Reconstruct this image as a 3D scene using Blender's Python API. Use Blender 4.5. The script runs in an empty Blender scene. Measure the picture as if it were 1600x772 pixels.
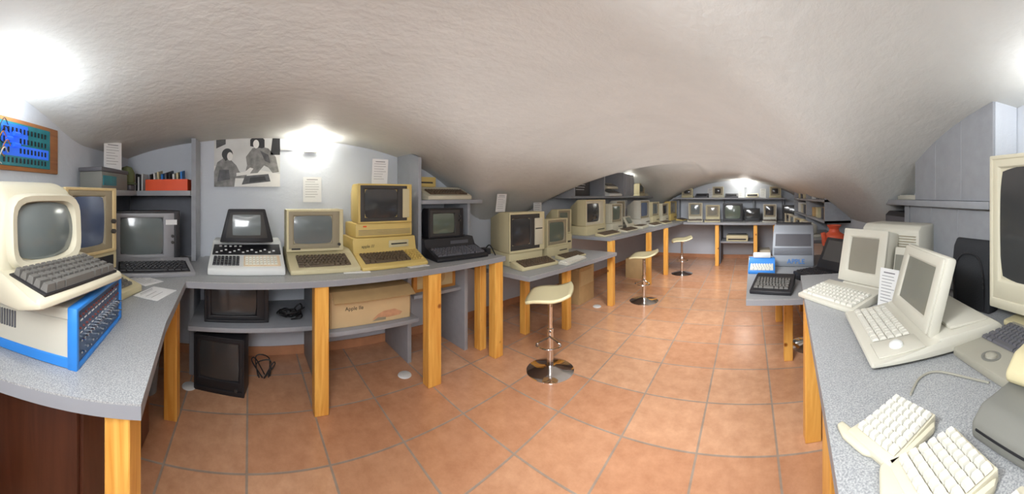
import bpy, bmesh, math, random
from mathutils import Vector, Matrix
random.seed(7)
COL=bpy.context.scene.collection
pi=math.pi
# ------------------------------------------------------------------ materials
def lin(c):
    r=[]
    for v in c:
        v=v/255.0
        r.append(v/12.92 if v<=0.04045 else ((v+0.055)/1.055)**2.4)
    return r
_M={}
def mat(name,rgb,rough=.55,metal=0.,var=.06,scale=6.,bump=0.,bscale=60.,emis=0.,alpha=1.):
    if name in _M: return _M[name]
    m=bpy.data.materials.new(name); m.use_nodes=True; nt=m.node_tree; N=nt.nodes; L=nt.links
    p=N['Principled BSDF']; p.inputs['Roughness'].default_value=rough; p.inputs['Metallic'].default_value=metal
    tc=N.new('ShaderNodeTexCoord'); no=N.new('ShaderNodeTexNoise'); no.inputs['Scale'].default_value=scale; no.inputs['Detail'].default_value=4
    L.new(tc.outputs['Object'],no.inputs['Vector'])
    mx=N.new('ShaderNodeMix'); mx.data_type='RGBA'
    c=lin(rgb)
    mx.inputs['A'].default_value=(*[max(0,v*(1-var*2)) for v in c],1); mx.inputs['B'].default_value=(*[min(1,v*(1+var*2)) for v in c],1)
    L.new(no.outputs['Fac'],mx.inputs['Factor']); L.new(mx.outputs['Result'],p.inputs['Base Color'])
    if bump>0:
        n2=N.new('ShaderNodeTexNoise'); n2.inputs['Scale'].default_value=bscale; n2.inputs['Detail'].default_value=3
        L.new(tc.outputs['Object'],n2.inputs['Vector'])
        b=N.new('ShaderNodeBump'); b.inputs['Strength'].default_value=bump; b.inputs['Distance'].default_value=.01
        L.new(n2.outputs['Fac'],b.inputs['Height']); L.new(b.outputs['Normal'],p.inputs['Normal'])
    if emis>0:
        p.inputs['Emission Color'].default_value=(*c,1); p.inputs['Emission Strength'].default_value=emis
    _M[name]=m; return m
def plaster(name,rgb,warm,bs=.3):
    m=bpy.data.materials.new(name); m.use_nodes=True; nt=m.node_tree; N=nt.nodes; L=nt.links
    p=N['Principled BSDF']; p.inputs['Roughness'].default_value=.6; p.inputs['Specular IOR Level'].default_value=.3
    tc=N.new('ShaderNodeTexCoord')
    n1=N.new('ShaderNodeTexNoise'); n1.inputs['Scale'].default_value=2.2; n1.inputs['Detail'].default_value=9; n1.inputs['Roughness'].default_value=.68; n1.inputs['Distortion'].default_value=.3
    L.new(tc.outputs['Object'],n1.inputs['Vector'])
    mx=N.new('ShaderNodeMix'); mx.data_type='RGBA'
    mx.inputs['A'].default_value=(*lin(rgb),1); mx.inputs['B'].default_value=(*lin(warm),1)
    L.new(n1.outputs['Fac'],mx.inputs['Factor']); L.new(mx.outputs['Result'],p.inputs['Base Color'])
    n2=N.new('ShaderNodeTexNoise'); n2.inputs['Scale'].default_value=18; n2.inputs['Detail'].default_value=8; n2.inputs['Roughness'].default_value=.6; n2.inputs['Distortion'].default_value=.2
    mp=N.new('ShaderNodeMapping'); mp.inputs['Scale'].default_value=(1,.7,1); L.new(tc.outputs['Object'],mp.inputs['Vector'])
    L.new(mp.outputs[0],n2.inputs['Vector'])
    b=N.new('ShaderNodeBump'); b.inputs['Strength'].default_value=bs; b.inputs['Distance'].default_value=.016
    L.new(n2.outputs['Fac'],b.inputs['Height']); L.new(b.outputs['Normal'],p.inputs['Normal'])
    return m
def floor_mat():
    m=bpy.data.materials.new('terracotta_tiles'); m.use_nodes=True; nt=m.node_tree; N=nt.nodes; L=nt.links
    p=N['Principled BSDF']
    tc=N.new('ShaderNodeTexCoord'); mp=N.new('ShaderNodeMapping'); mp.inputs['Location'].default_value=(-.167,.013,0)
    L.new(tc.outputs['Object'],mp.inputs['Vector'])
    br=N.new('ShaderNodeTexBrick'); br.offset=0; br.squash=1
    br.inputs['Scale'].default_value=1; br.inputs['Brick Width'].default_value=.47; br.inputs['Row Height'].default_value=.46
    br.inputs['Mortar Size'].default_value=.0075; br.inputs['Mortar Smooth'].default_value=.2; br.inputs['Bias'].default_value=0
    br.inputs['Color1'].default_value=(*lin((204,150,114)),1); br.inputs['Color2'].default_value=(*lin((220,172,136)),1); br.inputs['Mortar'].default_value=(*lin((168,150,134)),1)
    L.new(mp.outputs[0],br.inputs['Vector'])
    no=N.new('ShaderNodeTexNoise'); no.inputs['Scale'].default_value=9; no.inputs['Detail'].default_value=8; no.inputs['Roughness'].default_value=.68
    L.new(tc.outputs['Object'],no.inputs['Vector'])
    rp=N.new('ShaderNodeValToRGB'); rp.color_ramp.elements[0].position=.3; rp.color_ramp.elements[0].color=(.7,.6,.53,1); rp.color_ramp.elements[1].position=.72; rp.color_ramp.elements[1].color=(1.1,1.12,1.14,1)
    L.new(no.outputs['Fac'],rp.inputs[0])
    mx=N.new('ShaderNodeMix'); mx.data_type='RGBA'; mx.blend_type='MULTIPLY'; mx.inputs['Factor'].default_value=.65
    L.new(br.outputs['Color'],mx.inputs['A']); L.new(rp.outputs['Color'],mx.inputs['B']); L.new(mx.outputs['Result'],p.inputs['Base Color'])
    mr=N.new('ShaderNodeMapRange'); mr.inputs['To Min'].default_value=.22; mr.inputs['To Max'].default_value=.8
    L.new(br.outputs['Fac'],mr.inputs['Value']); L.new(mr.outputs[0],p.inputs['Roughness'])
    s=N.new('ShaderNodeMath'); s.operation='MULTIPLY_ADD'; s.inputs[1].default_value=-1.; L.new(br.outputs['Fac'],s.inputs[0])
    ns=N.new('ShaderNodeMath'); ns.operation='MULTIPLY'; ns.inputs[1].default_value=.25; L.new(no.outputs['Fac'],ns.inputs[0]); L.new(ns.outputs[0],s.inputs[2])
    b=N.new('ShaderNodeBump'); b.inputs['Strength'].default_value=.4; b.inputs['Distance'].default_value=.005
    L.new(s.outputs[0],b.inputs['Height']); L.new(b.outputs['Normal'],p.inputs['Normal'])
    return m
def speckle(name,rgb,d1,d2):
    m=bpy.data.materials.new(name); m.use_nodes=True; nt=m.node_tree; N=nt.nodes; L=nt.links
    p=N['Principled BSDF']; p.inputs['Roughness'].default_value=.4
    tc=N.new('ShaderNodeTexCoord'); no=N.new('ShaderNodeTexNoise'); no.inputs['Scale'].default_value=240; no.inputs['Detail'].default_value=2
    L.new(tc.outputs['Object'],no.inputs['Vector'])
    rp=N.new('ShaderNodeValToRGB'); e=rp.color_ramp.elements
    e[0].position=.34; e[0].color=(*lin(d1),1); e[1].position=.68; e[1].color=(*lin(d2),1); k=e.new(.5); k.color=(*lin(rgb),1)
    L.new(no.outputs['Fac'],rp.inputs[0]); L.new(rp.outputs['Color'],p.inputs['Base Color'])
    return m
def wood(name,c1,c2,axis='Z',sc=2.2,knots=True):
    m=bpy.data.materials.new(name); m.use_nodes=True; nt=m.node_tree; N=nt.nodes; L=nt.links
    p=N['Principled BSDF']; p.inputs['Roughness'].default_value=.38
    tc=N.new('ShaderNodeTexCoord'); mp=N.new('ShaderNodeMapping')
    mp.inputs['Scale'].default_value=(9,9,.7) if axis=='Z' else ((.7,9,9) if axis=='X' else (9,.7,9))
    L.new(tc.outputs['Object'],mp.inputs['Vector'])
    no=N.new('ShaderNodeTexNoise'); no.inputs['Scale'].default_value=sc; no.inputs['Detail'].default_value=5; no.inputs['Distortion'].default_value=1.4
    L.new(mp.outputs[0],no.inputs['Vector'])
    rp=N.new('ShaderNodeValToRGB'); rp.color_ramp.elements[0].position=.3; rp.color_ramp.elements[0].color=(*lin(c1),1); rp.color_ramp.elements[1].position=.65; rp.color_ramp.elements[1].color=(*lin(c2),1)
    L.new(no.outputs['Fac'],rp.inputs[0])
    if not knots:
        L.new(rp.outputs['Color'],p.inputs['Base Color']); return m
    vo=N.new('ShaderNodeTexVoronoi'); vo.inputs['Scale'].default_value=4.5; L.new(tc.outputs['Object'],vo.inputs['Vector'])
    kr=N.new('ShaderNodeValToRGB'); kr.color_ramp.elements[0].position=.05; kr.color_ramp.elements[0].color=(.35,.2,.1,1); kr.color_ramp.elements[1].position=.11; kr.color_ramp.elements[1].color=(1,1,1,1)
    L.new(vo.outputs['Distance'],kr.inputs[0])
    mx=N.new('ShaderNodeMix'); mx.data_type='RGBA'; mx.blend_type='MULTIPLY'; mx.inputs['Factor'].default_value=1
    L.new(rp.outputs['Color'],mx.inputs['A']); L.new(kr.outputs['Color'],mx.inputs['B']); L.new(mx.outputs['Result'],p.inputs['Base Color'])
    return m
CEIL=plaster('plaster_ceiling',(196,197,194),(220,221,218),.34)
WALL=plaster('plaster_wall',(202,207,216),(212,216,223),.2)
FLOOR=floor_mat()
DESK=speckle('speckled_laminate',(158,160,162),(134,137,140),(182,184,184))
EDGE=mat('grey_edge_band',(144,147,153),.45,var=.03)
PINE=wood('varnished_pine',(222,152,62),(246,190,96))
GREYW=mat('grey_painted_wood',(156,159,165),.6,var=.06,scale=14,bump=.2,bscale=30)
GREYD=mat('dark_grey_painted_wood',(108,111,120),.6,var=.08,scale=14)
BEIGE=mat('beige_plastic',(204,194,156),.5,var=.03,bump=.05,bscale=300)
CREAM=mat('cream_plastic',(204,198,176),.5,var=.03,bump=.05,bscale=300)
YELL=mat('yellowed_plastic',(210,184,112),.5,var=.04,bump=.05,bscale=300)
PLAT=mat('platinum_plastic',(204,201,188),.5,var=.02,bump=.05,bscale=300)
WHITE=mat('white_plastic',(222,224,222),.45,var=.02)
DARKP=mat('black_plastic',(34,34,38),.42,var=.05)
GREYP=mat('grey_plastic',(92,92,98),.5,var=.05)
MIDG=mat('mid_grey_plastic',(124,124,118),.5,var=.04)
BGREY=mat('beige_grey_plastic',(158,155,142),.5,var=.04)
SILV=mat('silver_plastic',(150,150,154),.4,metal=.2,var=.04)
BROWNK=mat('brown_key',(92,78,62),.5)
GREYK=mat('grey_key',(104,102,98),.5)
DKKEY=mat('black_key',(40,40,44),.45)
WHKEY=mat('white_key',(222,220,208),.45,var=.02)
PKEY=mat('platinum_key',(214,212,202),.45,var=.02)
YKEY=mat('yellow_key',(200,170,96),.5)
BEZD=mat('dark_bezel',(62,60,58),.5)
BEZB=mat('tan_bezel',(150,140,116),.5)
CHROME=mat('chrome',(225,225,225),.08,metal=1,var=.01)
BLUE=mat('blue_metal',(46,128,210),.4,var=.03)
PALEM=mat('pale_metal',(192,188,174),.45,var=.02)
PANEL=mat('slate_panel',(70,92,122),.45,var=.05)
ORANGE=mat('orange_plastic',(236,84,30),.45)
WOODB=mat('orange_wood_bezel',(210,188,140),.5,var=.06,scale=20)
BROWN=wood('dark_brown_veneer',(78,42,28),(98,56,38),'Z',1.5,False)
CARD=mat('cardboard',(196,164,116),.8,var=.06,scale=12)
CARDP=mat('carton_print',(212,186,142),.7,var=.05)
CARDO=mat('orange_brown_carton',(206,140,66),.7,var=.1,scale=10)
PAPER=mat('white_paper',(228,228,228),.7,var=.01)
INK=mat('grey_ink',(130,130,134),.8)
BLACKI=mat('black_ink',(30,30,32),.8)
TERRA=mat('terracotta',(214,92,60),.5,var=.06)
SKIRT=mat('tile_skirting',(200,142,104),.5,var=.12,scale=10)
CABLEB=mat('black_cable',(24,24,26),.5)
CABLEW=mat('white_cable',(220,220,215),.5)
GREEN=mat('olive_fabric',(96,104,70),.8)
PCB=mat('green_circuit_board',(34,128,140),.35,var=.3,scale=14)
PCBB=mat('blue_painted_glow',(40,100,220),.4,var=.2,emis=.25)  # blue glow put into colour and emission of flat strips on the board
BGLOW=mat('blue_glow_plastic',(40,90,235),.4,emis=.6)  # capacitor plastic with a blue glow put into its emission
WOODF=wood('brown_frame_board',(156,98,56),(192,130,78),'X',2,False)
LAMPG=mat('lamp_glass',(255,250,235),.4,emis=14)
APPLEG=mat('logo_blue',(60,130,205),.5)
FABR=mat('black_fabric',(40,42,46),.8,bump=.3,bscale=200)
def glass(name,rgb,rough=.16,em=0):
    m=mat(name,rgb,rough,var=.12,scale=2.5,emis=em)
    m.node_tree.nodes['Principled BSDF'].inputs['Coat Weight'].default_value=.6
    m.node_tree.nodes['Principled BSDF'].inputs['Coat Roughness'].default_value=.05
    return m
SCR=glass('crt_glass_grey',(108,116,116))
SCRG=glass('crt_glass_green',(98,108,96))
SCRD=glass('crt_glass_dark',(60,61,62))
SCRB=glass('crt_glass_blue',(86,102,134))
SCRP=glass('crt_glass_tan',(138,134,122))
LCD=glass('lcd_glass',(128,128,118),.3)
# ------------------------------------------------------------------ geometry builder
class G:
    def __init__(s,m=None): s.bm=bmesh.new(); s.m=m or Matrix.Identity(4); s.mi=0
    def _add(s,b,bev=0,seg=2):
        if bev>0:
            bmesh.ops.bevel(b,geom=b.edges[:],offset=bev,segments=seg,affect='EDGES',clamp_overlap=True,profile=.5)
        bmesh.ops.recalc_face_normals(b,faces=b.faces)
        b.transform(s.m)
        for f in b.faces: f.material_index=s.mi
        me=bpy.data.meshes.new('t'); b.to_mesh(me); b.free(); s.bm.from_mesh(me); bpy.data.meshes.remove(me)
        return s
    def box(s,x0,x1,y0,y1,z0,z1,bev=0,seg=2):
        b=bmesh.new(); bmesh.ops.create_cube(b,size=1)
        for v in b.verts: v.co=Vector((x0+(v.co.x+.5)*(x1-x0),y0+(v.co.y+.5)*(y1-y0),z0+(v.co.z+.5)*(z1-z0)))
        return s._add(b,bev,seg)
    def _ext(s,A,B,bev,seg=2):
        b=bmesh.new(); a=[b.verts.new(p) for p in A]; c=[b.verts.new(p) for p in B]; n=len(a)
        b.faces.new(a); b.faces.new(c[::-1])
        for i in range(n): b.faces.new((a[i],c[i],c[(i+1)%n],a[(i+1)%n]))
        return s._add(b,bev,seg)
    def prism(s,pts,x0,x1,bev=0,seg=2): return s._ext([(x0,y,z) for y,z in pts],[(x1,y,z) for y,z in pts],bev,seg)
    def poly(s,pts,z0,z1,bev=0,seg=2): return s._ext([(x,y,z0) for x,y in pts],[(x,y,z1) for x,y in pts],bev,seg)
    def flat(s,pts,y0,y1,bev=0): return s._ext([(x,y0,z) for x,z in pts],[(x,y1,z) for x,z in pts],bev)
    def loft(s,secs,bev=0,seg=2):  # (y,w,h,cx,cz)
        b=bmesh.new(); rings=[]
        for y,w,h,cx,cz in secs:
            rings.append([b.verts.new((cx+a*w/2,y,cz+c*h/2)) for a,c in ((-1,-1),(1,-1),(1,1),(-1,1))])
        b.faces.new(rings[0]); b.faces.new(rings[-1][::-1])
        for r,q in zip(rings,rings[1:]):
            for i in range(4): b.faces.new((r[i],r[(i+1)%4],q[(i+1)%4],q[i]))
        return s._add(b,bev,seg)
    def ring(s,w,h,ml,mr,mt,mb,y0,y1,cz=0,slope=.012,bev=.004):
        b=bmesh.new()
        O=[(-w/2,cz-h/2),(w/2,cz-h/2),(w/2,cz+h/2),(-w/2,cz+h/2)]
        I=[(-w/2+ml,cz-h/2+mb),(w/2-mr,cz-h/2+mb),(w/2-mr,cz+h/2-mt),(-w/2+ml,cz+h/2-mt)]
        k=slope; J=[(I[0][0]+k,I[0][1]+k),(I[1][0]-k,I[1][1]+k),(I[2][0]-k,I[2][1]-k),(I[3][0]+k,I[3][1]-k)]
        o0=[b.verts.new((x,y0,z)) for x,z in O]; i0=[b.verts.new((x,y0,z)) for x,z in I]; j1=[b.verts.new((x,y1,z)) for x,z in J]; o1=[b.verts.new((x,y1,z)) for x,z in O]
        for i in range(4):
            j=(i+1)%4
            b.faces.new((o0[i],o0[j],i0[j],i0[i])); b.faces.new((i0[i],i0[j],j1[j],j1[i])); b.faces.new((j1[i],j1[j],o1[j],o1[i])); b.faces.new((o1[i],o1[j],o0[j],o0[i]))
        return s._add(b,bev,2)
    def screen(s,w,h,y,cz=0,cx=0,bulge=.02,n=14,sq=.3):
        b=bmesh.new(); V=[]
        for j in range(n+1):
            row=[]
            for i in range(n+1):
                u=-1+2*i/n; v=-1+2*j/n
                U=u*math.sqrt(1-v*v/2); Vv=v*math.sqrt(1-u*u/2)
                uu=u*(1-sq)+U*sq; vv=v*(1-sq)+Vv*sq
                row.append(b.verts.new((cx+uu*w/2,y-bulge*(1-u*u*.6)*(1-v*v*.6)+bulge*.2,cz+vv*h/2)))
            V.append(row)
        for j in range(n):
            for i in range(n): b.faces.new((V[j][i],V[j][i+1],V[j+1][i+1],V[j+1][i]))
        b.transform(s.m)
        for f in b.faces: f.material_index=s.mi
        me=bpy.data.meshes.new('t'); b.to_mesh(me); b.free(); s.bm.from_mesh(me); bpy.data.meshes.remove(me)
        return s
    def cyl(s,c,r,h,axis='Z',r2=None,seg=24,bev=0):
        b=bmesh.new(); bmesh.ops.create_cone(b,cap_ends=True,segments=seg,radius1=r,radius2=r if r2 is None else r2,depth=h)
        if axis=='X': b.transform(Matrix.Rotation(pi/2,4,'Y'))
        if axis=='Y': b.transform(Matrix.Rotation(pi/2,4,'X'))
        b.transform(Matrix.Translation(c))
        return s._add(b,bev)
    def lathe(s,prof,c=(0,0,0),seg=32):
        b=bmesh.new(); R=[]
        for r,z in prof:
            if r<1e-5: R.append([b.verts.new((c[0],c[1],c[2]+z))])
            else: R.append([b.verts.new((c[0]+r*math.cos(2*pi*i/seg),c[1]+r*math.sin(2*pi*i/seg),c[2]+z)) for i in range(seg)])
        for p,q in zip(R,R[1:]):
            for i in range(seg):
                j=(i+1)%seg
                if len(p)==1 and len(q)==1: continue
                if len(p)==1: b.faces.new((p[0],q[i],q[j]))
                elif len(q)==1: b.faces.new((p[i],p[j],q[0]))
                else: b.faces.new((p[i],p[j],q[j],q[i]))
        return s._add(b)
    def tube(s,pts,r,seg=8,sub=6):
        P=[Vector(p) for p in pts]
        if len(P)>2:
            Q=[]
            for i in range(len(P)-1):
                p0=P[max(i-1,0)];p1=P[i];p2=P[i+1];p3=P[min(i+2,len(P)-1)]
                for k in range(sub):
                    t=k/sub; Q.append(.5*((2*p1)+(-p0+p2)*t+(2*p0-5*p1+4*p2-p3)*t*t+(-p0+3*p1-3*p2+p3)*t**3))
            Q.append(P[-1]); P=Q
        b=bmesh.new(); R=[]; up=Vector((0,0,1))
        for i,p in enumerate(P):
            d=(P[min(i+1,len(P)-1)]-P[max(i-1,0)]).normalized()
            a=d.cross(up)
            if a.length<.05: a=d.cross(Vector((1,0,0)))
            a.normalize(); c=a.cross(d)
            R.append([b.verts.new(p+r*(math.cos(2*pi*k/seg)*a+math.sin(2*pi*k/seg)*c)) for k in range(seg)])
        for p,q in zip(R,R[1:]):
            for k in range(seg): b.faces.new((p[k],p[(k+1)%seg],q[(k+1)%seg],q[k]))
        b.faces.new(R[0][::-1]); b.faces.new(R[-1])
        return s._add(b)
    def obj(s,name,mats,parent=None,label=None,smooth=32):
        me=bpy.data.meshes.new(name); s.bm.to_mesh(me); s.bm.free()
        me.shade_smooth()
        me.set_sharp_from_angle(angle=math.radians(smooth))
        if not isinstance(mats,(list,tuple)): mats=[mats]
        for m in mats: me.materials.append(m)
        o=bpy.data.objects.new(name,me); COL.objects.link(o)
        if parent: o.parent=parent
        if label: o['label']=label
        return o
def T(x=0,y=0,z=0): return Matrix.Translation((x,y,z))
def RX(a): return Matrix.Rotation(a,4,'X')
def RZ(a): return Matrix.Rotation(a,4,'Z')
def thing(name,label,cat,loc,rz=0,group=None):
    e=bpy.data.objects.new(name,None); e.empty_display_size=.1; COL.objects.link(e)
    e.location=loc; e.rotation_euler=(0,0,math.radians(rz)); e['label']=label; e['category']=cat
    if group: e['group']=group
    return e
def copy_tree(root,loc,rz,label=None):
    n=root.copy(); COL.objects.link(n); n.location=loc; n.rotation_euler=(0,0,math.radians(rz))
    if label: n['label']=label
    for c in list(root.children):
        k=c.copy(); COL.objects.link(k); k.parent=n
        for d in list(c.children):
            q=d.copy(); COL.objects.link(q); q.parent=k
    return n
def as_mesh(name,g,mats,label,cat,loc=(0,0,0),rz=0,group=None):
    o=g.obj(name,mats); o.location=loc; o.rotation_euler=(0,0,math.radians(rz)); o['label']=label; o['category']=cat
    if group: o['group']=group
    return o
def struct(name,g,m):
    o=g.obj(name,m); o['kind']='structure'; return o
def text(body,size,m,parent,mtx,name='lettering',ext=.0006,align='CENTER'):
    cu=bpy.data.curves.new('t','FONT'); cu.body=body; cu.size=size; cu.extrude=ext; cu.align_x=align
    o=bpy.data.objects.new('t',cu); COL.objects.link(o)
    bpy.context.view_layer.update()
    me=bpy.data.meshes.new_from_object(o); bpy.data.objects.remove(o); me.transform(mtx); me.name=name
    me.materials.clear(); me.materials.append(m)
    q=bpy.data.objects.new(name,me); COL.objects.link(q); q.parent=parent; return q
# ------------------------------------------------------------------ device parts
def keycaps(parent,m4,w,d,m,cols=14,rows=5,kh=.014,m2=None,indiv=False,name='key',spacebar=True,gap=.12):
    px=w/cols; py=d/rows
    def cap(g,x0,x1,y0,y1,h=kh):
        b=bmesh.new(); gx=px*gap/2; gy=py*gap/2; x0+=gx;x1-=gx;y0+=gy;y1-=gy; ix=px*.13; iy=py*.14
        lo=[b.verts.new(p) for p in ((x0,y0,0),(x1,y0,0),(x1,y1,0),(x0,y1,0))]
        hi=[b.verts.new(p) for p in ((x0+ix,y0+iy,h),(x1-ix,y0+iy,h),(x1-ix,y1-iy,h),(x0+ix,y1-iy,h))]
        b.faces.new(hi)
        for i in range(4): b.faces.new((lo[i],lo[(i+1)%4],hi[(i+1)%4],hi[i]))
        g._add(b)
    g=G(m4)
    for r in range(rows):
        if r==0 and spacebar:
            spans=[(0,1.5),(1.5,3),(3,cols-4.5),(cols-4.5,cols-3),(cols-3,cols-1.5),(cols-1.5,cols)]
        else:
            st={1:1.75,2:1.4,3:1.2,4:1}.get(r,1)
            if not spacebar: st=1
            spans=[(0,st)]; x=st
            while x+1<=cols-.9: spans.append((x,x+1)); x+=1
            spans.append((x,cols))
        for k,(a,b_) in enumerate(spans):
            edge=(k==0 or k==len(spans)-1)
            if indiv:
                q=G(m4); cap(q,-w/2+a*px,-w/2+b_*px,r*py,(r+1)*py); q.obj(name,m2 if (m2 and edge) else m,parent)
            else:
                g.mi=1 if (m2 and edge) else 0
                cap(g,-w/2+a*px,-w/2+b_*px,r*py,(r+1)*py)
    if indiv: g.bm.free()
    else: g.obj('keys',[m,m2 or m],parent)
def crt(parent,w,h,d,mtx,case,bez,scr,mar=(.05,.05,.05,.05),back=.72,lip=.02,bev=.012,name='monitor',knobs=None,bulge=.022,frame=None):
    """front-bottom-centre at mtx origin"""
    g=G(mtx)
    g.loft([(lip,w,h,0,h/2),(d*.45,w,h,0,h/2),(d,w*back,h*(back-.05),0,h*(back-.05)/2+.012)],bev)
    mon=g.obj(name,case,parent)
    g=G(mtx); ml,mr,mt,mb=mar
    g.ring(w,h,ml*.35,mr*.35,mt*.35,mb*.35,0,lip+.003,h/2,slope=.003)
    g.obj('front_frame',frame or case,mon)
    g=G(mtx@T((ml-mr)*.175,0,(mb-mt)*.175))
    W2=w-(ml+mr)*.35; H2=h-(mt+mb)*.35
    g.ring(W2,H2,ml*.65,mr*.65,mt*.65,mb*.65,.006,lip+.004,h/2,slope=.01,bev=.002)
    g.obj('bezel',bez,mon)
    sw=w-ml-mr; sh=h-mt-mb; cx=(ml-mr)/2; cz=h/2+(mb-mt)/2
    g=G(mtx); g.screen(sw,sh,lip-.001,cz,cx,bulge=bulge); g.obj('screen',scr,mon)
    if knobs:
        for (kx,kz,kr) in knobs:
            g=G(mtx); g.cyl((kx,-.004,kz),kr,.02,'Y',bev=.002); g.obj('knob',BEZD,mon)
    return mon
def slots(g,n,x0,x1,y,z0,dz,t=.004,dep=.004):
    for i in range(n): g.box(x0,x1,y-dep,y+dep,z0+i*dz,z0+i*dz+t)
def paper(name,w,h,loc,rz,tilt=0,label='printed white information sheet',cat='paper sheet',lines=7,group=None):
    m=RX(math.radians(tilt)); g=G(m); g.box(-w/2,w/2,-.0015,.0015,0,h); g.mi=1
    g.box(-w*.3,w*.3,-.0022,-.0016,h*.88,h*.91)
    for i in range(lines):
        z=h*(.8-.7*i/lines); g.box(-w*.38,w*random.uniform(.1,.38),-.0022,-.0016,z,z+h*.014)
    return as_mesh(name,g,[PAPER,INK],label,cat,loc,rz,group)
def micro(t,w,d,zf,zb,ykb,case,keym,key2=None,cols=14,rows=5,kw=.8,indiv=False,kdepth=None,deck=None):
    f=-d/2; ye=f+ykb
    g=G(); g.prism([(f,0),(f,zf),(ye,zb*.82),(ye+.03,zb),(d/2-.02,zb),(d/2,zb-.02),(d/2,0)],-w/2,w/2,.008)
    c=g.obj('case',case,t)
    a=math.atan2(zb*.82-zf,ykb)
    kd=kdepth or ykb*.72
    m=T(0,f+ykb*.13,zf+math.tan(a)*ykb*.13+.002)@RX(a)
    if deck:
        g=G(m); g.box(-w*kw/2-.012,w*kw/2+.012,-.012,kd+.012,-.004,.003); g.obj('key_deck',deck,t)
    keycaps(t,m@T(0,0,.001),w*kw,kd,keym,cols,rows,m2=key2,indiv=indiv)
    return c
# ================================================================== ROOM
def mainv(x,y):
    s=min(max((y-3.5)/4.2,0),1); s=s*s*(3-2*s)
    xc=-.85+.55*s; top=2.2-.25*s; k=.195-.02*s
    return top-k*(x-xc)**2
def lun1(y): e=y-.2; return 2.12-.05*e*e-.016*e**4
def lun2(x,y):
    e=y-5.5; fade=min(max((x+.9)/.9,0),1)
    return 2.14-.2*e*e-fade*.6
def smax(a,b,k=.08):
    h=max(k-abs(a-b),0)/k; return max(a,b)+h*h*k*.25
def ceil_z(x,y):
    z=smax(mainv(x,y),lun1(y)); z=smax(z,lun2(x,y)); z=max(z,1.0)
    return z
def ceiling():
    b=bmesh.new(); nx,ny=110,200; x0,x1,y0,y1=-3.1,1.45,-2.4,7.85; V=[]
    for j in range(ny+1):
        V.append([b.verts.new((x0+(x1-x0)*i/nx,y0+(y1-y0)*j/ny,ceil_z(x0+(x1-x0)*i/nx,max(y0+(y1-y0)*j/ny,-1.3)))) for i in range(nx+1)])
    for j in range(ny):
        for i in range(nx): b.faces.new((V[j][i],V[j+1][i],V[j+1][i+1],V[j][i+1]))
    me=bpy.data.meshes.new('ceiling'); b.to_mesh(me); b.free(); me.shade_smooth(); me.materials.append(CEIL)
    o=bpy.data.objects.new('ceiling',me); COL.objects.link(o); o['kind']='structure'
    md=o.modifiers.new('thick','SOLIDIFY'); md.thickness=.08; md.offset=1
ceiling()
struct('floor',G().box(-3.2,1.6,-2.5,8.0,-.1,0),FLOOR)
struct('wall_left',G().poly([(-3,-1.4),(-3,3.2),(-2.55,7.8),(-2.75,7.8),(-3.2,3.2),(-3.2,-1.4)],0,2.35),WALL)
struct('wall_back',G().poly([(-3.1,-1.35),(.4,-1.35),(.4,-1.2),(-3.1,-1.2)],0,2.35),WALL)
struct('wall_far',G().box(-2.7,1.5,7.7,7.85,0,2.3),WALL)
struct('wall_right',G().box(1.3,1.45,-2.4,7.8,0,2.3),WALL)
struct('wall_rear',G().box(.3,1.4,-2.45,-2.3,0,2.3),WALL)
struct('baseboard_left',G().poly([(-2.985,-1.2),(-2.985,3.2),(-2.54,7.7),(-2.56,7.7),(-3.0,3.2),(-3.0,-1.2)],0,.08),SKIRT)
struct('baseboard_back',G().box(-2.98,.4,-1.2,-1.185,0,.08),SKIRT)
struct('baseboard_far',G().box(-2.5,1.3,7.685,7.7,0,.08),SKIRT)
# ================================================================== DESKS
def desk(name,label,poly,z,legs,th=.045):
    t=thing(name,label,'desk',(0,0,0))
    g=G(); g.poly(poly,z-.006,z); g.obj('worktop',DESK,t)
    g=G(); g.poly(poly,z-th,z-.006); g.obj('edge_band',EDGE,t)
    for (x,y,sx,sy) in legs:
        g=G(); g.box(x-sx/2,x+sx/2,y-sy/2,y+sy/2,0,z-th,.004,1); g.obj('leg',PINE,t)
    return t
desk('desk','grey speckled counter on square pine legs against plaster wall',[(-2.94,-1.16),(-.66,-1.16),(-.7,-.72),(-.82,-.29),(-1.38,-.37),(-2.08,-.42),(-2.94,-.42)],.93,
     [(-.885,-.37,.1,.08),(-2.1,-.52,.1,.09),(-.8,-1.1,.09,.09)])
desk('desk','long grey speckled counter on varnished pine legs',[(-2.99,-.42),(-2.08,-.42),(-2.08,2.17),(-2.99,2.17)],.93,
     [(-2.15,.49,.09,.1),(-2.13,1.38,.09,.12),(-2.34,2.08,.09,.08),(-2.13,2.09,.09,.1)])
desk('desk','lower grey speckled counter holding beige computers',[(-2.99,2.21),(-1.87,2.26),(-1.7,3.86),(-2.93,3.86)],.75,
     [(-1.95,3.02,.08,.08),(-2.25,2.65,.08,.08)])
desk('desk','grey speckled counter with pine legs running along plaster wall',[(-2.9,3.9),(-1.82,3.9),(-1.44,6.68),(-1.42,7.66),(-2.53,7.66)],.93,
     [(-1.83,3.96,.08,.09),(-1.66,5.1,.08,.08),(-1.56,5.85,.08,.08)])
desk('desk','grey speckled counter along the end wall on pine legs',[(-1.40,6.7),(.62,6.7),(.62,7.66),(-1.40,7.66)],.93,
     [(-.68,6.8,.08,.08),(.14,6.8,.08,.08),(.56,6.8,.08,.08)])
desk('desk','grey speckled counter holding portable computers and split keyboard',[(.37,2.25),(.33,1.93),(.2,.82),(.165,.55),(.15,.1),(1.28,.1),(1.28,2.25)],.93,
     [(.39,1.93,.1,.08),(.27,.93,.08,.1)])
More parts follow.
